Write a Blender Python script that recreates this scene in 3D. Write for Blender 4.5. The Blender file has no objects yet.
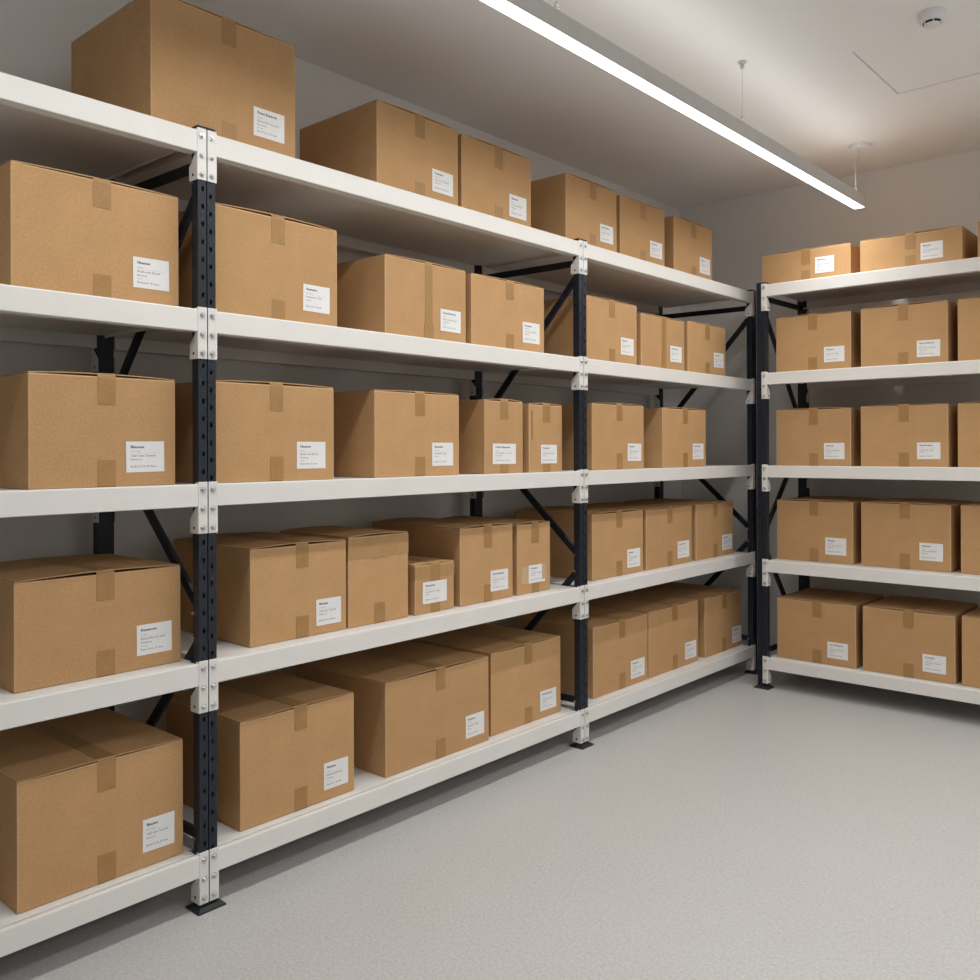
import bpy, bmesh, math, random
from mathutils import Vector, Matrix

random.seed(11)
scene = bpy.context.scene
COL = scene.collection
D = bpy.data


# ------------------------------------------------------------------ materials
def new_mat(name):
    m = D.materials.new(name)
    m.use_nodes = True
    nt = m.node_tree
    return m, nt, nt.nodes['Principled BSDF']


def N(nt, kind, **kw):
    n = nt.nodes.new(kind)
    for k, v in kw.items():
        setattr(n, k, v)
    return n


def mix_color(nt, fac, a, b):
    n = N(nt, 'ShaderNodeMix', data_type='RGBA')
    for sock, v in ((n.inputs[0], fac), (n.inputs[6], a), (n.inputs[7], b)):
        if isinstance(v, (tuple, float, int)):
            sock.default_value = v
        else:
            nt.links.new(v, sock)
    return n.outputs[2]


def noise(nt, coord, scale, detail=4.0, rough=0.6):
    n = N(nt, 'ShaderNodeTexNoise')
    n.inputs['Scale'].default_value = scale
    n.inputs['Detail'].default_value = detail
    n.inputs['Roughness'].default_value = rough
    nt.links.new(coord, n.inputs['Vector'])
    return n.outputs['Fac']


def ramp(nt, fac, lo, hi):
    n = N(nt, 'ShaderNodeMapRange')
    n.inputs['From Min'].default_value = lo
    n.inputs['From Max'].default_value = hi
    nt.links.new(fac, n.inputs['Value'])
    return n.outputs['Result']


def bump(nt, p, height, strength, dist):
    b = N(nt, 'ShaderNodeBump')
    b.inputs['Strength'].default_value = strength
    b.inputs['Distance'].default_value = dist
    nt.links.new(height, b.inputs['Height'])
    nt.links.new(b.outputs['Normal'], p.inputs['Normal'])


def speckled(name, c1, c2, scale, rough=0.6, spec=0.4, metal=0.0, fine=None, bstr=0.0, bdist=0.001, lo=0.3, hi=0.7, by_object=0.0):
    m, nt, p = new_mat(name)
    tc = N(nt, 'ShaderNodeTexCoord').outputs['Object']
    f = ramp(nt, noise(nt, tc, scale), lo, hi)
    col = mix_color(nt, f, (*c1, 1), (*c2, 1))
    if fine:
        fs, amount = fine
        g = ramp(nt, noise(nt, tc, fs, 2.0, 0.7), 0.3, 0.7)
        hs = N(nt, 'ShaderNodeHueSaturation')
        mr = N(nt, 'ShaderNodeMapRange')
        mr.inputs['To Min'].default_value = 1 - amount
        mr.inputs['To Max'].default_value = 1 + amount
        nt.links.new(g, mr.inputs['Value'])
        nt.links.new(mr.outputs['Result'], hs.inputs['Value'])
        nt.links.new(col, hs.inputs['Color'])
        col = hs.outputs['Color']
        if bstr:
            bump(nt, p, g, bstr, bdist)
    if by_object:
        oi = N(nt, 'ShaderNodeObjectInfo')
        hs = N(nt, 'ShaderNodeHueSaturation')
        mr = N(nt, 'ShaderNodeMapRange')
        mr.inputs['To Min'].default_value = 1 - by_object
        mr.inputs['To Max'].default_value = 1 + by_object
        nt.links.new(oi.outputs['Random'], mr.inputs['Value'])
        nt.links.new(mr.outputs['Result'], hs.inputs['Value'])
        nt.links.new(col, hs.inputs['Color'])
        col = hs.outputs['Color']
    nt.links.new(col, p.inputs['Base Color'])
    p.inputs['Roughness'].default_value = rough
    p.inputs['Specular IOR Level'].default_value = spec
    p.inputs['Metallic'].default_value = metal
    return m


M = {}
M['card'] = speckled('kraft_cardboard', (.460, .275, .130), (.510, .307, .150), 9, rough=.82, spec=.15,
                     fine=(150, .10), bstr=.12, bdist=.0006, by_object=.04)
M['fold'] = speckled('highlit_cardboard_fold', (.54, .36, .20), (.62, .42, .245), 40, rough=.8, spec=.2, fine=(260, .06))  # edge highlights put into the colour of the box folds
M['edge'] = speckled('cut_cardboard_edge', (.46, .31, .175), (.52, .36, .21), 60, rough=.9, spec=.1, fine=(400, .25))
M['tape'] = speckled('brown_packing_tape', (.330, .182, .064), (.365, .206, .077), 30, rough=.5, spec=.45,
                     fine=(120, .05), bstr=.25, bdist=.0008)
M['band_tape'] = speckled('wide_tan_tape', (.385, .225, .092), (.42, .25, .105), 30, rough=.33, spec=.45, fine=(120, .05))
M['clear_tape'] = speckled('glossy_tape', (.52, .37, .23), (.56, .41, .26), 60, rough=.25, spec=.5)
M['paper'] = speckled('white_label_paper', (.74, .74, .75), (.77, .77, .775), 20, rough=.6, spec=.3)
M['ink'] = speckled('label_ink', (.06, .06, .06), (.09, .09, .09), 50, rough=.7)
M['faint_ink'] = speckled('faint_label_ink', (.30, .30, .30), (.36, .36, .36), 50, rough=.7)
M['white'] = speckled('white_powder_coat', (.70, .69, .665), (.735, .725, .70), 6, rough=.42, spec=.45, fine=(700, .02))
M['navy'] = speckled('navy_powder_coat', (.0070, .0118, .0200), (.0095, .0155, .0255), 14, rough=.45, spec=.4, fine=(500, .06))
M['black'] = speckled('black_foot_plastic', (.012, .014, .018), (.018, .02, .025), 20, rough=.5)
M['steel'] = speckled('zinc_bolt_steel', (.55, .56, .58), (.70, .71, .72), 80, rough=.3, metal=1.0)
M['dark'] = speckled('dark_hole', (.01, .01, .01), (.014, .014, .014), 80, rough=.8)
M['alu'] = speckled('grey_lamp_housing', (.56, .555, .54), (.60, .595, .58), 12, rough=.45, spec=.4)
M['chrome'] = speckled('chrome_fitting', (.55, .55, .55), (.65, .65, .65), 40, rough=.25, metal=1.0)
M['plastic'] = speckled('white_plastic', (.74, .745, .76), (.78, .785, .80), 30, rough=.45, spec=.45)
M['wall'] = speckled('painted_wall', (.775,.775,.77),(.795,.795,.79), 1.5, rough=.85, spec=.2, fine=(180, .012), bstr=.05, bdist=.001)
M['ceil'] = speckled('painted_ceiling', (.86, .865, .865), (.875, .88, .88), 1.2, rough=.9, spec=.15, fine=(160, .01), bstr=.04, bdist=.001)

# speckled grey vinyl floor with a low sheen
m, nt, p = new_mat('grey_speckled_floor')
tc = N(nt, 'ShaderNodeTexCoord').outputs['Object']
c = mix_color(nt, ramp(nt, noise(nt, tc, 1.1, 3), .3, .7), (.44,.437,.43,1),(.47,.467,.46,1))
c = mix_color(nt, ramp(nt, noise(nt, tc, 115, 3, .75), .42, .66), c, (.56,.555,.545,1))
dk = ramp(nt, noise(nt, tc, 75, 3, .75), .56, .70)
mm = N(nt, 'ShaderNodeMath', operation='MULTIPLY')
nt.links.new(dk, mm.inputs[0])
mm.inputs[1].default_value = .6
c = mix_color(nt, mm.outputs[0], c, (.33, .325, .315, 1))
nt.links.new(c, p.inputs['Base Color'])
rg = N(nt, 'ShaderNodeMapRange')
rg.inputs['To Min'].default_value = .34
rg.inputs['To Max'].default_value = .46
nt.links.new(noise(nt, tc, 5, 4), rg.inputs['Value'])
nt.links.new(rg.outputs['Result'], p.inputs['Roughness'])
p.inputs['Specular IOR Level'].default_value = .4
bump(nt, p, noise(nt, tc, 190, 3), .10, .0012)
M['floor'] = m

LAMP, POWER, UPLIGHT, SPREAD, LAMPCOL = 4.0, 30.5, 3.0, 165.0, (1.0, .99, .97)
m, nt, p = new_mat('lit_diffuser')
p.inputs['Base Color'].default_value = (.9, .9, .9, 1)
p.inputs['Emission Color'].default_value = (1.0, .99, .97, 1)
p.inputs['Emission Strength'].default_value = LAMP
M['glow'] = m


# ------------------------------------------------------------------ mesh helpers
class MB:
    """Collects shapes (each with a material) and links them as one mesh object."""

    def __init__(self):
        self.v, self.f, self.mi, self.mats = [], [], [], []

    def mat(self, m):
        if m not in self.mats:
            self.mats.append(m)
        return self.mats.index(m)

    def poly(self, pts, m):
        b = len(self.v)
        self.v += [tuple(q) for q in pts]
        self.f.append(tuple(range(b, b + len(pts))))
        self.mi.append(self.mat(m))

    def bm(self, bm, m, mtx=None):
        b = len(self.v)
        k = self.mat(m)
        bm.verts.index_update()
        for v in bm.verts:
            self.v.append(tuple(mtx @ v.co if mtx else v.co))
        for f in bm.faces:
            self.f.append(tuple(b + v.index for v in f.verts))
            self.mi.append(k)
        bm.free()

    def box(self, lo, hi, m, bev=0.0, mtx=None, seg=1, m2=None):
        bm = bmesh.new()
        bmesh.ops.create_cube(bm, size=1)
        for v in bm.verts:
            v.co = Vector([(a + b) / 2 + c * (b - a) for a, b, c in zip(lo, hi, v.co)])
        if bev:
            bmesh.ops.bevel(bm, geom=bm.edges[:], offset=bev, segments=seg, affect='EDGES', profile=.5)
        first = len(self.f)
        self.bm(bm, m, mtx)
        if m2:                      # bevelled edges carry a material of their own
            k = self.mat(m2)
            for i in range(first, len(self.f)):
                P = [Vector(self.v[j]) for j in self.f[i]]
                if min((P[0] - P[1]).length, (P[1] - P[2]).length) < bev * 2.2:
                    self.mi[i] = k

    def prism(self, pts, axis, a, b, m):
        """pts: 2-D outline in the two other axes (in axis order), extruded from a to b along axis."""
        n = len(pts)

        def P(q, t):
            r = list(q)
            r.insert(axis, t)
            return r
        A = [P(q, a) for q in pts]
        B = [P(q, b) for q in pts]
        bm = bmesh.new()
        va = [bm.verts.new(q) for q in A]
        vb = [bm.verts.new(q) for q in B]
        bm.faces.new(va)
        bm.faces.new(vb[::-1])
        for i in range(n):
            j = (i + 1) % n
            bm.faces.new((va[j], va[i], vb[i], vb[j]))
        bmesh.ops.recalc_face_normals(bm, faces=bm.faces[:])
        self.bm(bm, m)

    def bar(self, p, q, w, t, m, side=(1, 0, 0), bev=0.001):
        """A flat bar from p to q, w wide, t thick along `side`."""
        p, q = Vector(p), Vector(q)
        d = (q - p)
        L = d.length
        z = d.normalized()
        x = Vector(side).normalized()
        y = z.cross(x).normalized()
        mtx = Matrix((x, y, z)).transposed().to_4x4()
        mtx.translation = (p + q) / 2
        self.box((-t / 2, -w / 2, -L / 2), (t / 2, w / 2, L / 2), m, bev, mtx)

    def cyl(self, p, q, r, m, n=14, r2=None):
        p, q = Vector(p), Vector(q)
        d = q - p
        bm = bmesh.new()
        bmesh.ops.create_cone(bm, cap_ends=True, segments=n, radius1=r, radius2=r if r2 is None else r2, depth=d.length)
        mtx = Vector((0, 0, 1)).rotation_difference(d.normalized()).to_matrix().to_4x4()
        mtx.translation = (p + q) / 2
        self.bm(bm, m, mtx)

    def tube(self, pts, r, m, n=8):
        pts = [Vector(q) for q in pts]
        for a, b in zip(pts, pts[1:]):
            self.cyl(a, b, r, m, n)
        for q in pts[1:-1]:
            bm = bmesh.new()
            bmesh.ops.create_uvsphere(bm, u_segments=n, v_segments=6, radius=r)
            self.bm(bm, m, Matrix.Translation(q))

    def lathe(self, prof, m, n=28, at=(0, 0, 0)):
        """prof: (radius, z) pairs."""
        bm = bmesh.new()
        rings = []
        for r, z in prof:
            if r < 1e-6:
                rings.append([bm.verts.new((at[0], at[1], at[2] + z))])
            else:
                rings.append([bm.verts.new((at[0] + r * math.cos(2 * math.pi * i / n), at[1] + r * math.sin(2 * math.pi * i / n), at[2] + z)) for i in range(n)])
        for A, B in zip(rings, rings[1:]):
            for i in range(n):
                j = (i + 1) % n
                if len(A) == 1 and len(B) > 1:
                    bm.faces.new((A[0], B[i], B[j]))
                elif len(B) == 1 and len(A) > 1:
                    bm.faces.new((A[j], A[i], B[0]))
                elif len(A) > 1:
                    bm.faces.new((A[j], A[i], B[i], B[j]))
        bmesh.ops.recalc_face_normals(bm, faces=bm.faces[:])
        self.bm(bm, m)

    def mesh(self, name):
        me = D.meshes.new(name)
        me.from_pydata(self.v, [], self.f)
        for m in self.mats:
            me.materials.append(m)
        me.polygons.foreach_set('material_index', self.mi)
        me.update()
        return me

    def build(self, name, parent=None, smooth=False):
        me = self.mesh(name)
        if smooth:
            me.polygons.foreach_set('use_smooth', [True] * len(me.polygons))
        return link(name, me, parent)


def link(name, data, parent=None):
    o = D.objects.new(name, data)
    COL.objects.link(o)
    if parent:
        o.parent = parent
    return o


def tag(o, label=None, cat=None, group=None, kind=None):
    for k, v in (('label', label), ('category', cat), ('group', group), ('kind', kind)):
        if v:
            o[k] = v
    return o


def thing(name, label, cat, loc=(0, 0, 0), rz=0.0, group=None):
    o = D.objects.new(name, None)
    o.empty_display_size = .05
    COL.objects.link(o)
    o.location = loc
    o.rotation_euler = (0, 0, rz)
    return tag(o, label, cat, group)


# ------------------------------------------------------------------ room (metres; X from the left rack's front, Y into the room, Z up)
XL, XR_, YB, YF, ZC = -.739, 5.6, 5.363, -2.6, 2.905


def slab(name, lo, hi, m):
    b = MB()
    b.box(lo, hi, m)
    return tag(b.build(name), kind='structure')


slab('floor', (XL - .15, YF - .15, -.12), (XR_ + .15, YB + .15, 0), M['floor'])
slab('wall_left', (XL - .15, YF - .15, 0), (XL, YB + .15, ZC + .1), M['wall'])
slab('wall_back', (XL, YB, 0), (XR_, YB + .15, ZC + .1), M['wall'])
slab('wall_right', (XR_, YF - .15, 0), (XR_ + .15, YB + .15, ZC + .1), M['wall'])
slab('wall_front', (XL, YF - .15, 0), (XR_, YF, ZC + .1), M['wall'])
# ceiling with the hatch opening cut through it
HX0, HX1, HY0, HY1 = .985, 1.575, 3.698, 4.280
b = MB()
b.box((XL, YF, ZC), (HX0, YB, ZC + .1), M['ceil'])
b.box((HX1, YF, ZC), (XR_, YB, ZC + .1), M['ceil'])
b.box((HX0, YF, ZC), (HX1, HY0, ZC + .1), M['ceil'])
b.box((HX0, HY1, ZC), (HX1, YB, ZC + .1), M['ceil'])
b.box((HX0 - .05, HY0 - .05, ZC + .1), (HX1 + .05, HY1 + .05, ZC + .14), M['ceil'])
tag(b.build('ceiling'), kind='structure')

t = thing('access_panel', 'square white access hatch set flush in the ceiling beside the smoke detector', 'ceiling hatch', ((HX0 + HX1) / 2, (HY0 + HY1) / 2, ZC))
b = MB()
hw, hh, g = (HX1 - HX0) / 2, (HY1 - HY0) / 2, .0045
b.box((-hw + g, -hh + .0015, .0015), (hw - g, hh - g, .02), M['ceil'], .001)
b.build('panel', t)
b = MB()
for lo, hi in (((-hw, -hh, .02), (hw, -hh + .03, .05)), ((-hw, hh - .03, .02), (hw, hh, .05)), ((-hw, -hh + .03, .02), (-hw + .03, hh - .03, .05)), ((hw - .03, -hh + .03, .02), (hw, hh - .03, .05))):
    b.box(lo, hi, M['dark'])
b.build('hatch_frame', t)

t = thing('smoke_detector', 'round white smoke detector on the ceiling beside the access hatch', 'smoke detector', (1.325, 3.565, ZC))
b = MB()
b.lathe([(0, 0), (.047, 0), (.048, -.003), (.047, -.026), (.042, -.033), (.030, -.035)], M['plastic'], 36)
b.build('detector_base', t, True)
b = MB()
b.lathe([(.031, -.034), (.031, -.041), (.027, -.043), (.026, -.035)], M['dark'], 36)
b.build('sensor_slot', t)
b = MB()
b.lathe([(.029, -.0415), (.026, -.048), (.021, -.051), (0, -.052)], M['plastic'], 36)
for k in range(6):
    a = k * math.pi / 3 + .4
    b.box((-.0025, .025, -.044), (.0025, .0325, -.0345), M['plastic'], 0, Matrix.Rotation(a, 4, 'Z'))
b.build('sensor_head', t)


# ------------------------------------------------------------------ linear pendant lamp
def linear_lamp(label, x, y0, y1, clips, canopy_y, uplight):
    zb, zt, w = 2.570, 2.638, .0545
    t = thing('linear_lamp', label, 'light', (x, 0, 0))
    b = MB()
    h = w / 2
    prof = [(-h, zb + .002), (-h, zt - .004), (-h + .004, zt), (h - .004, zt), (h, zt - .004), (h, zb + .002), (h - .0025, zb + .002), (h - .0025, zb + .006), (-h + .0025, zb + .006), (-h + .0025, zb + .002)]
    b.prism(prof, 1, y0, y1, M['alu'])
    b.build('housing', t)
    b = MB()
    b.box((-h + .0012, y0 + .004, zb), (h - .0012, y1 - .002, zb + .0058), M['glow'], .0008)
    b.build('diffuser', t)['label'] = 'glowing white diffuser'
    for y in (y0, y1):
        b = MB()
        s = 1 if y == y1 else -1
        b.box((-h, min(y, y + s * .004), zb + .001), (h, max(y, y + s * .004), zt), M['alu'], .001)
        b.build('end_cap', t)
    for y in clips:
        b = MB()
        b.box((-.010, y - .018, zt), (.010, y + .022, zt + .003), M['chrome'], .0008)
        b.cyl((0, y, zt + .003), (0, y, zt + .014), .0060, M['chrome'])
        # small bail the wire hangs from
        arc = [(.0, y + .011 * math.cos(a), zt + .021 + .017 * math.sin(a)) for a in [k * math.pi / 6 for k in range(0, 13)]]
        b.tube(arc, .0030, M['chrome'], 6)
        b.build('suspension_clip', t, True)
        if y != canopy_y:
            b = MB()
            b.cyl((0, y, zt + .037), (0, y, ZC - .028), .0009, M['steel'], 8)
            b.build('suspension_wire', t)
            b = MB()
            b.lathe([(0, 0), (.017, 0), (.018, -.004), (.016, -.007), (.006, -.009), (.006, -.016), (.0085, -.018), (.0085, -.026), (.004, -.031), (0, -.031)], M['alu'], 20, (0, y, ZC))
            b.build('ceiling_mount', t, True)
    # the light it gives: most of it down through the diffuser, plus an uplight added over the housing to brighten the ceiling
    for zz, pw, rx, sp in ((zb - .001, POWER, 0, SPREAD), (zt + .002, uplight, math.pi, 180.0)):
        ld = D.lights.new('lamp_light', 'AREA')
        ld.shape = 'RECTANGLE'
        ld.size = w - .004
        ld.size_y = y1 - y0 - .01
        ld.energy = pw
        ld.color = LAMPCOL
        ld.spread = math.radians(sp)
        lo = link('lamp_light', ld, t)
        lo.location = (0, (y0 + y1) / 2, zz)
        lo.rotation_euler = (rx, 0, 0)
    b = MB()
    cy = canopy_y + .045
    b.lathe([(0, 0), (.052, 0), (.053, -.003), (.053, -.020), (.050, -.024), (0, -.024)], M['plastic'], 36, (.006, cy, ZC))
    b.build('canopy', t)
    b = MB()
    b.cyl((-.026, cy + .002, ZC - .002), (-.026, cy + .002, ZC - .012), .010, M['alu'])
    b.build('cord_grip', t)
    b = MB()
    yk = canopy_y
    pts = [(.004, yk + .030, ZC - .02), (.005, yk + .031, ZC - .040), (.004, yk + .026, ZC - .054), (.001, yk + .008, ZC - .072), (.0, yk + .001, ZC - .086), (.0, yk, ZC - .10), (.0, yk, zt + .038)]
    b.tube(pts, .0027, M['alu'], 8)
    b.build('power_cord', t, True)
    return t


LX = .6115
linear_lamp('long linear pendant lamp glowing white, hung from the ceiling before the long rack', LX, .20, 4.865, (.95, 2.215, 3.487, 4.81), 4.81, UPLIGHT)
linear_lamp('second linear pendant lamp parallel to the first, over the open floor', 2.40, .20, 4.865, (.95, 2.215, 3.487, 4.81), 4.81, UPLIGHT * 3)
linear_lamp('added third linear pendant lamp, unseen, farthest from the long rack', 4.19, .20, 4.865, (.95, 2.215, 3.487, 4.81), 4.81, UPLIGHT * 3)  # unseen extra lamp, added to brighten the room with bounce light


# ------------------------------------------------------------------ racks, built in a local frame: x along the shelf, y into the depth, z up
PW, PD = .055, .032           # upright width and depth
BH, KH = .0635, .140          # beam height, end bracket height


def upright(t, x, y_face, out, H):
    """Perforated box upright. y_face: the face that carries the brackets, out: -1 when that face looks to the front."""
    o = -out
    b = MB()
    m = M['navy']
    ys = lambda d: y_face + o * d
    xs = [-PW / 2, -.0165, -.0085, -.0018, .0018, .0085, .0165, PW / 2]
    pitch = .05

    def face(P, cols, slots):
        """P(c, z): a point on the face; cols: column limits; slots: {column: (offset, height)} holes cut at every pitch."""
        for i in range(len(cols) - 1):
            a, c = cols[i], cols[i + 1]
            if i in slots:
                off, hgt = slots[i]
                z = 0.0
                k = 0
                while True:
                    z1 = off + k * pitch
                    if z1 + hgt > H:
                        break
                    b.poly([P(a, z), P(c, z), P(c, z1), P(a, z1)], m)
                    z = z1 + hgt
                    k += 1
                b.poly([P(a, z), P(c, z), P(c, H), P(a, H)], m)
            else:
                b.poly([P(a, 0), P(c, 0), P(c, H), P(a, H)], m)
    # bracket face: two slot columns, a narrow centre groove
    P = lambda c, z: (x + c, ys(0), z)
    face(P, xs[:4], {1: (.030, .013)})
    face(P, xs[4:], {1: (.012, .013)})
    gx = xs[3:5]
    b.poly([(x + gx[0], ys(.004), 0), (x + gx[1], ys(.004), 0), (x + gx[1], ys(.004), H), (x + gx[0], ys(.004), H)], m)
    for c in gx:
        b.poly([(x + c, ys(0), 0), (x + c, ys(.004), 0), (x + c, ys(.004), H), (x + c, ys(0), H)], m)
    # sides with a row of small holes
    for s in (-1, 1):
        Ps = lambda c, z: (x + s * PW / 2, ys(c), z)
        face(Ps, [0, .014, .0195, PD], {1: (.020, .006)})
    # rear lips and the dark inner core
    b.box((x - PW / 2, min(ys(PD), ys(PD - .002)), 0), (x + PW / 2, max(ys(PD), ys(PD - .002)), H), m)
    b.box((x - PW / 2 + .004, min(ys(.008), ys(PD - .002)), .002), (x + PW / 2 - .004, max(ys(.008), ys(PD - .002)), H - .002), M['dark'])
    b.box((x - PW / 2 - .0005, min(ys(-.0005), ys(PD + .0005)), H), (x + PW / 2 + .0005, max(ys(-.0005), ys(PD + .0005)), H + .003), M['black'], .001)
    u = b.build('upright', t)
    # foot plate
    b = MB()
    yc = ys(PD / 2)
    bm = bmesh.new()
    lo = [bm.verts.new((x + sx * .043, yc + sy * .036, 0)) for sx, sy in ((-1, -1), (1, -1), (1, 1), (-1, 1))]
    md = [bm.verts.new((x + sx * .043, yc + sy * .036, .005)) for sx, sy in ((-1, -1), (1, -1), (1, 1), (-1, 1))]
    hi = [bm.verts.new((x + sx * .031, yc + sy * .023, .012)) for sx, sy in ((-1, -1), (1, -1), (1, 1), (-1, 1))]
    bm.faces.new(lo[::-1])
    bm.faces.new(hi)
    for A, B in ((lo, md), (md, hi)):
        for i in range(4):
            j = (i + 1) % 4
            bm.faces.new((A[i], A[j], B[j], B[i]))
    b.bm(bm, M['black'])
    b.build('foot_plate', u)
    return u


def bracket(parent, xe, d, y_face, out, zt):
    """L-shaped beam connector bolted on an upright face. xe: upright edge on the beam's side; d: +1 when the beam leaves towards +x.
    The front leg covers half the upright, the side leg lies against its flank."""
    b = MB()
    m = M['white']
    o = -out
    ys = lambda q: y_face + o * q
    xi = xe - d * (PW / 2 - .0016)                 # towards the upright's middle
    x0, x1 = sorted((xi, xe + d * .003))
    ya, yb = sorted((ys(-.0035), ys(-.0003)))
    b.box((x0, ya, zt - KH), (x1, yb, zt + .006), m, .0008)
    # side leg with the slanted cut under the beam
    pts = [(0, .004), (.012, .004), (.012, -BH - .004), (.041, -BH - .036), (.041, -KH), (0, -KH)]
    pts = [(ys(q[0]), zt + q[1]) for q in pts]
    xa, xb = sorted((xe + d * .0004, xe + d * .0032))
    b.prism(pts, 0, xa, xb, m)
    # three bolts on the front leg, one hole in the side leg
    xm = (xi + xe) / 2 + d * .001
    for dz in (-.016, -.071, -.124):
        b.cyl((xm, ys(-.0033), zt + dz), (xm, ys(-.0050), zt + dz), .0085, M['steel'], 18)
        b.cyl((xm, ys(-.0050), zt + dz), (xm, ys(-.0095), zt + dz), .0062, M['steel'], 6)
        b.cyl((xm, ys(-.0095), zt + dz), (xm, ys(-.0120), zt + dz), .0034, M['steel'], 12)
    b.cyl((xe + d * .003, ys(.020), zt - .124), (xe + d * .0037, ys(.020), zt - .124), .0042, M['dark'], 12)
    b.build('end_bracket', parent)


def beam(t, x0, x1, y_face, out, zt):
    o = -out
    ys = lambda q: y_face + o * q
    b = MB()
    prof = [(-.0022, -BH + .0015), (-.0022, -.0040), (-.0012, -.0012), (.001, 0), (.0105, 0), (.012, -.0012), (.0125, -.0100), (.0365, -.0100),
            (.0365, -BH + .001), (.0355, -BH), (-.0007, -BH)]
    b.prism([(ys(q[0]), zt + q[1]) for q in prof], 0, x0 + PW / 2 + .0033, x1 - PW / 2 - .0033, M['white'])
    bo = b.build('shelf_beam', t)
    bracket(bo, x0 + PW / 2, 1, y_face, out, zt)
    bracket(bo, x1 - PW / 2, -1, y_face, out, zt)


def shelf_panel(t, x0, x1, Dp, zt):
    b = MB()
    m = M['white']
    z1 = zt - .0026
    b.box((x0 + .031, .0170, z1 - .0012), (x1 - .031, .058, z1), m, .0003)
    b.box((x0 + .020, .058, z1 - .0012), (x1 - .020, Dp - .058, z1), m)
    b.box((x0 + .031, Dp - .058, z1 - .0012), (x1 - .031, Dp - .0135, z1), m, .0003)
    # folded tray below the sheet, down-turned ends and two ribs
    b.box((x0 + .022, .060, zt - .024), (x1 - .022, Dp - .060, z1 - .0012), m, .001)
    for xa, xb in ((x0 + .020, x0 + .0225), (x1 - .0225, x1 - .020)):
        b.box((xa, .055, zt - .032), (xb, Dp - .075, z1 - .0012), m)
    for y in (.050, Dp - .056):
        b.box((x0 + .035, y - .004, zt - .024), (x1 - .035, y + .004, zt - .004), m)
    # shallow ridge just behind the beam lip
    b.box((x0 + .031, .0170, z1 - .006), (x1 - .031, .0185, z1), m)
    b.box((x0 + .033, .0172, z1), (x1 - .033, .0215, z1 + .0020), m, .0006)
    b.box((x0 + .033, .0280, z1), (x1 - .033, .0305, z1 + .0012), m, .0004)
    b.build('shelf_panel', t)


def frame_brace(t, x, Dp, nodes):
    for (ya, za), (yb, zb), nm in nodes:
        b = MB()
        b.bar((x, ya, za), (x, yb, zb), .028, .014, M['navy'])
        for y, z in ((ya, za), (yb, zb)):
            for s in (-1, 1):
                b.cyl((x + s * .006, y, z), (x + s * (PW / 2 + .004), y, z), .0052, M['steel'], 8)
        b.build(nm, t)


def rack(label, group, loc, rz, posts, levels, Dp):
    t = thing('shelving_rack', label, 'shelving', loc, rz, group)
    H = levels[0] + .011
    yf, yr = .030, Dp - .030
    for x in posts:
        upright(t, x, 0, -1, H)
        upright(t, x, Dp, 1, H)
        frame_brace(t, x, Dp, [((yf, 2.055), (yr, 1.405), 'diagonal_brace'), ((yr, 1.365), (yf, .835), 'diagonal_brace'),
                               ((yf, .765), (yr, .150), 'diagonal_brace'), ((yf, 2.112), (yr, 2.118), 'cross_brace'), ((yf, .196), (yr, .196), 'cross_brace')])
    for x0, x1 in zip(posts, posts[1:]):
        for zt in levels:
            beam(t, x0, x1, 0, -1, zt)
            beam(t, x0, x1, Dp, 1, zt)
            shelf_panel(t, x0, x1, Dp, zt)
    return t


ZL = [2.200, 1.695, 1.202, .697, .159]
ZR = [2.181, 1.705, 1.205, .694, .169]
YR = 4.6095
DL, DR = .650, .585
rack('long white and navy shelving rack of three bays along the left wall', None, (0, 0, 0), math.pi / 2, [-.43, 1.3775, 3.2025, 4.898], ZL, DL)
rack('shorter white and navy shelving rack standing across the back wall', None, (0, YR, 0), 0, [.176, 2.014], ZR, DR)


# ------------------------------------------------------------------ shipping labels (read as far as the photo lets one)
HEAD = ['Purist Busitech', 'Pnanuuna', 'Elamsnar', 'Buai Duanina', 'Ruanmona', 'Blausana', 'Nuanaus', 'Raunuma']
LINES = [('uangin', 'Entuas Ruis ma uansi', 'Enuntnmaa', 'annuga', 'Bena Taunu  B. dnas'),
         ('INTIUSIA', 'CILD uana Taunutia', 'Munluu ua', '', 'BUACUT-N  BUNuu'),
         ('nuga u', 'Buada auan Baunta', 'Banuanug', 'un uI', 'Buanunma  B muan'),
         ('Dnununi', 'Bunatuni B  dnag', 'annunl', '', 'Bunaa un Tu BuCI')]


def text_mesh(s, size):
    cu = D.curves.new('t', 'FONT')
    cu.body = s
    cu.size = size
    cu.resolution_u = 1
    o = D.objects.new('t', cu)
    COL.objects.link(o)
    dg = bpy.context.evaluated_depsgraph_get()
    me = D.meshes.new_from_object(o.evaluated_get(dg))
    D.objects.remove(o)
    D.curves.remove(cu)
    return me


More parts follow.
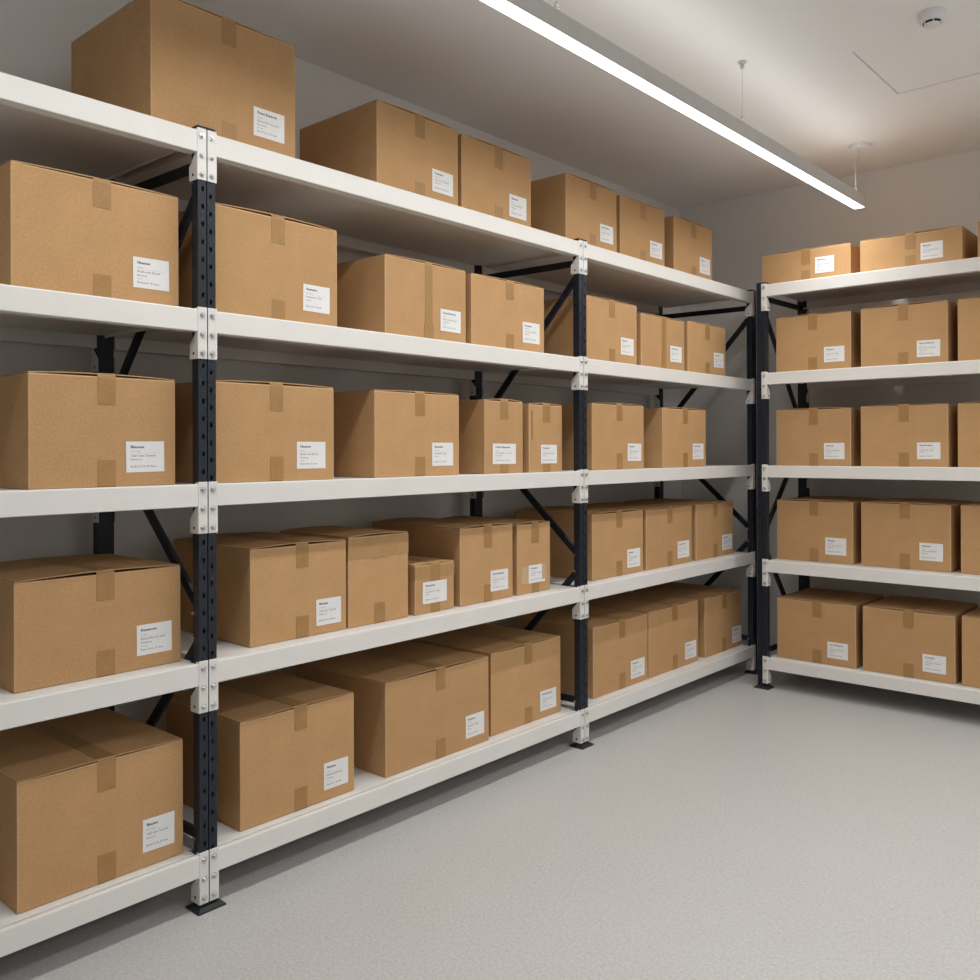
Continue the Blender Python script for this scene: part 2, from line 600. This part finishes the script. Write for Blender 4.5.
def label_mesh(k):
    """Unit label, 0.108 x 0.085 m, lower left corner at the origin, in the x-z plane facing -y."""
    W, Hh = .108, .085
    b = MB()
    b.box((0, -.0005, 0), (W, 0, Hh), M['paper'])
    L = LINES[k % 4]
    rows = [(HEAD[k], .0112, .0665, M['ink'], 3), (L[0], .0072, .0550, M['faint_ink'], 1), (L[1], .0090, .0430, M['ink'], 1),
            (L[2], .0074, .0330, M['ink'], 1), (L[3], .0070, .0240, M['faint_ink'], 1), (L[4], .0084, .0130, M['ink'], 1)]
    for s, size, z, m, bold in rows:
        if not s:
            continue
        me = text_mesh(s, size)
        for q in range(bold):
            base = len(b.v)
            b.v += [(.012 + v.co.x + q * .0005, -.00065 - q * .00001, z + v.co.y) for v in me.vertices]
            kk = b.mat(m)
            for f in me.polygons:
                b.f.append(tuple(base + i for i in f.vertices))
                b.mi.append(kk)
        D.meshes.remove(me)
    b.box((.030 if k % 2 else .012, -.00062, .0518), (.098, -.0005, .0522), M['faint_ink'])
    return b.mesh('shipping_label')


LABELS = [label_mesh(k) for k in range(8)]


# ------------------------------------------------------------------ cardboard boxes
TW = .049       # tape width


def strip(b, path, x0, x1, m, th=.0005, nrm=None):
    """A tape strip of real thickness following a path of (y, z) points, between x0 and x1."""
    n = len(path)
    off = []
    for i in range(n):
        a = Vector(path[max(i - 1, 0)])
        c = Vector(path[min(i + 1, n - 1)])
        d = (c - a).normalized()
        off.append(Vector((d.y, -d.x)) * th * nrm)
    bm = bmesh.new()
    R = []
    for (y, z), o in zip(path, off):
        R.append([bm.verts.new((x0, y, z)), bm.verts.new((x1, y, z)), bm.verts.new((x1, y + o.x, z + o.y)), bm.verts.new((x0, y + o.x, z + o.y))])
    for A, B in zip(R, R[1:]):
        for i in range(4):
            j = (i + 1) % 4
            bm.faces.new((A[i], A[j], B[j], B[i]))
    bm.faces.new(R[0])
    bm.faces.new(R[-1][::-1])
    bmesh.ops.recalc_face_normals(bm, faces=bm.faces[:])
    b.bm(bm, m)


def carton(label, group, loc, rz, w, d, h, lab, style, k):
    """Local frame: x across the front (centred), y into the depth from the front face, z up."""
    rnd = random.Random(k * 7 + 3)
    t = thing('cardboard_box', label, 'box', loc, rz, group)
    x0, x1 = -w / 2, w / 2
    th = .0042                      # board thickness
    rise = rnd.uniform(.0035, .0070)     # how far the taped flaps bow up at the seam
    z0, zt = .0012, h - th
    b = MB()
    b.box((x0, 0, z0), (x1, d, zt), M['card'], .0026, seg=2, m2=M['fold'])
    # raised fold line of the board along the top front and the vertical corner seam
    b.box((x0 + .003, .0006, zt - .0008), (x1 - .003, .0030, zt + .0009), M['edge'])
    b.box((x0 + .003, d - .003, zt - .0008), (x1 - .003, d - .0006, zt + .0009), M['card'])
    b.build('box_body', t)
    # two top flaps meeting along the seam that runs front to back
    for s in (-1, 1):
        b = MB()
        n = 6
        bm = bmesh.new()
        top, bot = [], []
        for i in range(n + 1):
            f = i / n
            xx = s * (w / 2 - .0006 - f * (w / 2 - .0011))
            bow = rise * math.sin(f * math.pi / 2) ** .8 if f > 0 else 0
            for arr, z in ((top, zt + .0008 + bow + .003), (bot, zt + .0008 + bow)):
                arr.append([bm.verts.new((xx, .0012, z)), bm.verts.new((xx, d - .0012, z))])
        for A in (top, bot):
            for p, q in zip(A, A[1:]):
                bm.faces.new((p[0], p[1], q[1], q[0]))
        for p, q, r_, s_ in zip(top, top[1:], bot, bot[1:]):
            bm.faces.new((p[0], q[0], s_[0], r_[0]))
            bm.faces.new((p[1], q[1], s_[1], r_[1]))
        bm.faces.new((top[0][0], top[0][1], bot[0][1], bot[0][0]))
        bm.faces.new((top[-1][0], top[-1][1], bot[-1][1], bot[-1][0]))
        bmesh.ops.recalc_face_normals(bm, faces=bm.faces[:])
        b.bm(bm, M['card'])
        b.build('flap', t)
    tcx = rnd.uniform(-.004, .004)
    tcx += .004
    ta, tb = tcx - TW / 2, tcx + TW / 2
    zs = zt + .0008 + rise + .0033
    up = rnd.uniform(.074, .086)
    lo = rnd.uniform(.068, .078)
    if style == 'full':
        up = h - .004
    e = .0004
    b = MB()
    # over the seam: front tab, crease, along the top, rear tab
    tw_ = TW * (.78 if style == 'full' else 1)
    strip(b, [(-e, h - up), (-e, zt - .004), (.0008, zt + .003), (.004, zs), (d * .33, zs), (d * .66, zs), (d - .004, zs), (d - .0008, zt + .003), (d + e, zt - .004), (d + e, h - .08)],
          ta + (TW - tw_) / 2, tb - (TW - tw_) / 2, M['tape'], .0006, -1)
    if style not in ('crossed',):
        b.build('packing_tape', t)
    b = MB()
    strip(b, [(-e - (.0006 if style == 'full' else 0), lo), (-e - (.0006 if style == 'full' else 0), .004), (.002, .0009), (d - .002, .0009), (d + e, .004), (d + e, .07)], ta, tb, M['tape'], .0006, 1)
    b.build('packing_tape', t)
    if style in ('crossed', 'small'):
        # a wide band of tape right across the upper front, folded round both corners
        hb = .078 if style == 'crossed' else .054
        b = MB()
        e2 = .0004
        b.box((x0 - e2, -e2 - .0005, h - hb), (x1 + e2, -e2, zt - .003), M['band_tape'], 0)
        for s in (-1, 1):
            xa, xb = sorted((s * (w / 2 + e2), s * (w / 2 + e2 + .0005)))
            b.box((xa, -e2 - .0005, h - hb - .004), (xb, .05, zt - .003), M['band_tape'], 0)
        if style == 'crossed':
            b.box((-.03, -e2 - .0004, h - hb - .006), (.03, -e2 + .0001, h - hb), M['band_tape'])
        b.build('packing_tape', t)
    if style == 'patched':
        b = MB()
        rx = x1 - lab[0] - lab[1]
        b.box((rx - .045, -.0005, lab[2] + .002), (rx + .006, 0, lab[2] + lab[3] - .003), M['clear_tape'])
        b.build('clear_tape', t)
        b = MB()
        b.box((rx + lab[1] - .02, -.0022, lab[2] + .01), (rx + lab[1] + .006, -.0018, lab[2] + lab[3] + .001), M['clear_tape'])
        b.build('clear_tape', t)
    if style == 'folded':
        # strip of tape holding the long side edge
        b = MB()
        b.box((x0 + .012, -.0006, h - .15), (x0 + .027, 0, h - .03), M['tape'])
        b.build('packing_tape', t)
    if lab:
        o = link('shipping_label', LABELS[k % 8], t)
        off, lw, lz, lh = lab
        tilt = rnd.uniform(-.012, .012)
        o.location = (x1 - off - lw, -.0012 if style in ('full', 'small', 'folded', 'patched') else -.0006, lz)
        o.rotation_euler = (0, tilt, 0)
        o.scale = (lw / .108, 1, lh / .085)
        o['label'] = 'white printed label'
    return t


# rack, shelf (1 = top), start along the rack, width, height, depth, setback of the front, label (from right edge, width, above bottom, height), style, text
BOXES = [
 ('L',1,1.243,0.485,0.378,0.500,0.060,(0.043,0.112,0.060,0.088),'', 'tallest brown cardboard box, on top of the long rack over its nearest upright'),
 ('L',1,2.070,0.408,0.311,0.440,0.060,(0.030,0.110,0.054,0.083),'', 'brown cardboard box on top of the long rack, next after the tallest box'),
 ('L',1,2.498,0.421,0.305,0.460,0.060,(0.032,0.109,0.046,0.091),'', 'brown cardboard box on top of the long rack, third from the camera'),
 ('L',1,3.162,0.401,0.308,0.460,0.060,(0.032,0.107,0.055,0.081),'', 'brown cardboard box on top of the long rack directly over its middle upright'),
 ('L',1,3.592,0.408,0.303,0.460,0.060,(0.026,0.115,0.054,0.080),'', 'brown cardboard box on top of the long rack, second from the far corner'),
 ('L',1,4.092,0.415,0.301,0.460,0.060,(0.028,0.115,0.048,0.086),'', 'brown cardboard box on top of the long rack, last before the far corner'),
 ('L',2,0.877,0.448,0.320,0.460,0.060,(0.030,0.105,0.050,0.084),'', 'brown cardboard box on the second shelf from the top, in front of the nearest upright'),
 ('L',2,1.428,0.466,0.329,0.460,0.060,(0.033,0.106,0.051,0.086),'', 'brown cardboard box just behind the nearest upright, second shelf from the top'),
 ('L',2,2.105,0.413,0.287,0.460,0.060,(0.031,0.109,0.047,0.082),'full', 'brown cardboard box with full-height tape on the second shelf, middle bay'),
 ('L',2,2.550,0.455,0.285,0.460,0.060,(0.032,0.112,0.045,0.086),'', 'brown cardboard box on the second shelf just before the middle upright'),
 ('L',2,3.300,0.435,0.297,0.460,0.060,(0.030,0.112,0.053,0.081),'', 'brown cardboard box on the second shelf just past the middle upright'),
 ('L',2,3.773,0.425,0.268,0.460,0.060,(0.031,0.117,0.051,0.082),'full', 'brown cardboard box with full-height tape, centre of the far bay, second shelf'),
 ('L',2,4.234,0.430,0.279,0.460,0.060,(0.027,0.116,0.054,0.081),'', 'brown cardboard box on the second shelf of the long rack, at the far corner'),
 ('L',3,0.917,0.396,0.295,0.460,0.060,(0.034,0.110,0.038,0.084),'', 'brown cardboard box on the middle shelf in front of the nearest upright'),
 ('L',3,1.426,0.452,0.301,0.460,0.060,(0.036,0.113,0.038,0.086),'', 'brown cardboard box on the middle shelf just behind the nearest upright'),
 ('L',3,2.055,0.423,0.303,0.460,0.060,(0.034,0.111,0.037,0.086),'', 'wide brown cardboard box in the centre of the middle shelf, middle bay'),
 ('L',3,2.624,0.236,0.292,0.460,0.060,(0.047,0.142,0.039,0.082),'small_label', 'narrow cardboard box with a wide label over its bottom tape, middle shelf'),
 ('L',3,2.901,0.228,0.286,0.460,0.060,(0.040,0.111,0.037,0.080),'folded', 'narrow cardboard box on the middle shelf, right before the middle upright'),
 ('L',3,3.355,0.440,0.306,0.460,0.060,(0.026,0.121,0.040,0.084),'', 'brown cardboard box on the middle shelf just past the middle upright'),
 ('L',3,3.973,0.454,0.305,0.460,0.060,(0.028,0.119,0.041,0.084),'', 'brown cardboard box on the middle shelf of the long rack, nearest the far corner'),
 ('L',4,0.887,0.448,0.275,0.420,0.073,(0.028,0.103,0.038,0.084),'', 'brown cardboard box on the second-lowest shelf in front of the nearest upright'),
 ('L',4,1.565,0.373,0.299,0.456,0.073,(0.023,0.102,0.029,0.086),'', 'brown cardboard box on the second-lowest shelf, first behind the nearest upright'),
 ('L',4,1.948,0.275,0.306,0.390,0.073,None,'crossed', 'unlabelled cardboard box with a wide band of tape across its upper front'),
 ('L',4,2.257,0.203,0.180,0.300,0.073,(0.040,0.126,0.036,0.080),'small', 'smallest cardboard box, with crossed tape, between larger boxes'),
 ('L',4,2.495,0.313,0.298,0.510,0.073,(0.031,0.107,0.037,0.083),'', 'brown cardboard box on the second-lowest shelf, beside the smallest box'),
 ('L',4,2.838,0.220,0.291,0.460,0.073,(0.039,0.110,0.042,0.075),'patched', 'narrow cardboard box with clear tape patches over its label'),
 ('L',4,3.371,0.435,0.302,0.460,0.073,(0.029,0.116,0.030,0.089),'', 'brown cardboard box on the second-lowest shelf just past the middle upright'),
 ('L',4,3.834,0.458,0.298,0.460,0.073,(0.030,0.121,0.031,0.088),'', 'brown cardboard box in the centre of the far bay, second-lowest shelf'),
 ('L',4,4.338,0.434,0.300,0.460,0.073,(0.014,0.122,0.030,0.087),'', 'brown cardboard box on the second-lowest shelf of the long rack, at the far corner'),
 ('L',5,0.884,0.444,0.323,0.460,0.050,(0.028,0.093,0.042,0.089),'', 'large brown cardboard box on the lowest shelf in front of the nearest upright'),
 ('L',5,1.513,0.438,0.326,0.440,0.050,(0.027,0.100,0.035,0.087),'', 'brown cardboard box on the lowest shelf, first behind the nearest upright'),
 ('L',5,2.092,0.539,0.328,0.520,0.050,(0.028,0.105,0.037,0.086),'', 'widest brown cardboard box, in the centre of the lowest shelf, middle bay'),
 ('L',5,2.668,0.457,0.327,0.460,0.070,(0.034,0.111,0.031,0.084),'', 'brown cardboard box on the lowest shelf just before the middle upright'),
 ('L',5,3.371,0.468,0.324,0.460,0.070,(0.030,0.125,0.030,0.088),'', 'brown cardboard box on the lowest shelf just past the middle upright'),
 ('L',5,3.850,0.501,0.328,0.460,0.070,(0.024,0.118,0.030,0.089),'', 'brown cardboard box in the centre of the far bay, lowest shelf'),
 ('L',5,4.429,0.435,0.322,0.460,0.070,(0.000,0.118,0.028,0.091),'', 'brown cardboard box on the lowest shelf of the long rack, at the far corner'),
 ('R',1,0.141,0.481,0.178,0.440,0.090,(0.085,0.100,0.045,0.085),'', 'low brown cardboard box on top of the back rack, nearest the corner post'),
 ('R',1,0.671,0.477,0.178,0.440,0.090,(0.084,0.102,0.041,0.083),'', 'low brightly lit cardboard box on top of the back rack, second from the corner'),
 ('R',1,1.215,0.480,0.183,0.440,0.090,None,'', 'low cardboard box on top of the back rack, cut by the picture edge'),
 ('R',2,0.220,0.402,0.303,0.440,0.090,(0.032,0.107,0.046,0.081),'', 'cardboard box on the second shelf of the back rack, beside the corner post'),
 ('R',2,0.672,0.411,0.305,0.440,0.090,(0.034,0.107,0.041,0.082),'', 'cardboard box on the second shelf of the back rack, second from the corner'),
 ('R',2,1.127,0.420,0.304,0.440,0.090,None,'', 'cardboard box on the second shelf of the back rack, cut by the picture edge'),
 ('R',3,0.218,0.402,0.302,0.440,0.090,(0.032,0.107,0.037,0.085),'', 'cardboard box on the middle shelf of the back rack, beside the corner post'),
 ('R',3,0.670,0.413,0.306,0.440,0.090,(0.034,0.107,0.039,0.082),'', 'cardboard box on the middle shelf of the back rack, second from the corner'),
 ('R',3,1.125,0.420,0.306,0.440,0.090,None,'', 'cardboard box on the middle shelf of the back rack, cut by the picture edge'),
 ('R',4,0.208,0.410,0.322,0.440,0.120,(0.034,0.110,0.044,0.090),'', 'cardboard box on the second-lowest shelf of the back rack, beside the corner post'),
 ('R',4,0.660,0.425,0.325,0.440,0.120,(0.035,0.108,0.050,0.087),'', 'cardboard box on the second-lowest shelf of the back rack, second from the corner'),
 ('R',4,1.129,0.420,0.327,0.440,0.120,None,'', 'cardboard box on the second-lowest shelf of the back rack, cut by the picture edge'),
 ('R',5,0.233,0.419,0.321,0.440,0.060,(0.040,0.106,0.038,0.084),'', 'cardboard box on the lowest shelf of the back rack, beside the corner post'),
 ('R',5,0.686,0.431,0.325,0.440,0.060,(0.040,0.106,0.041,0.086),'', 'cardboard box on the lowest shelf of the back rack, second from the corner'),
 ('R',5,1.146,0.420,0.329,0.440,0.060,None,'', 'cardboard box on the lowest shelf of the back rack, cut by the picture edge'),
]
SHELF = ['top', 'second', 'middle', 'second-lowest', 'lowest']
for k, (side, lv, a, w, h, d, setback, lab, style, label) in enumerate(BOXES):
    z = (ZL if side == 'L' else ZR)[lv - 1] - .0026
    if side == 'L':
        carton(label, 'cardboard boxes on the long rack, %s shelf' % SHELF[lv - 1], (-setback, a + w / 2, z), math.pi / 2, w, d, h + .0026, lab, style, k)
    else:
        carton(label, 'cardboard boxes on the back rack, %s shelf' % SHELF[lv - 1], (a + w / 2, YR + setback, z), 0, w, d, h + .0026, lab, style, k)

# ------------------------------------------------------------------ world, camera, view
w = D.worlds.new('world')
scene.world = w
w.use_nodes = True
w.node_tree.nodes['Background'].inputs['Color'].default_value = (0, 0, 0, 1)

cam = D.cameras.new('camera')
co = D.objects.new('camera', cam)
COL.objects.link(co)
yaw, pitch, roll = -.72005, .00144, -.00357
fwd = Vector((math.sin(yaw) * math.cos(pitch), math.cos(yaw) * math.cos(pitch), math.sin(pitch)))
right = Vector((math.cos(yaw), -math.sin(yaw), 0))
up = right.cross(fwd)
r2 = math.cos(roll) * right + math.sin(roll) * up
u2 = -math.sin(roll) * right + math.cos(roll) * up
mt = Matrix((r2, u2, -fwd)).transposed().to_4x4()
mt.translation = (2.28698, 0, 1.29631)
co.matrix_world = mt
cam.sensor_fit = 'HORIZONTAL'
cam.sensor_width = 36
cam.lens = 36 * 897.023 / 980
cam.shift_x = -3.409 / 980
cam.shift_y = -41.74 / 980
cam.clip_start = .05
scene.camera = co

vs = scene.view_settings
vs.view_transform = 'Standard'
vs.look = 'None'
vs.gamma = 1
vs.use_curve_mapping = False
vs.exposure = 0.0
scene.cycles.use_denoising = True
scene.cycles.max_bounces = 14
scene.cycles.diffuse_bounces = 10
scene.cycles.caustics_reflective = False
scene.cycles.caustics_refractive = False
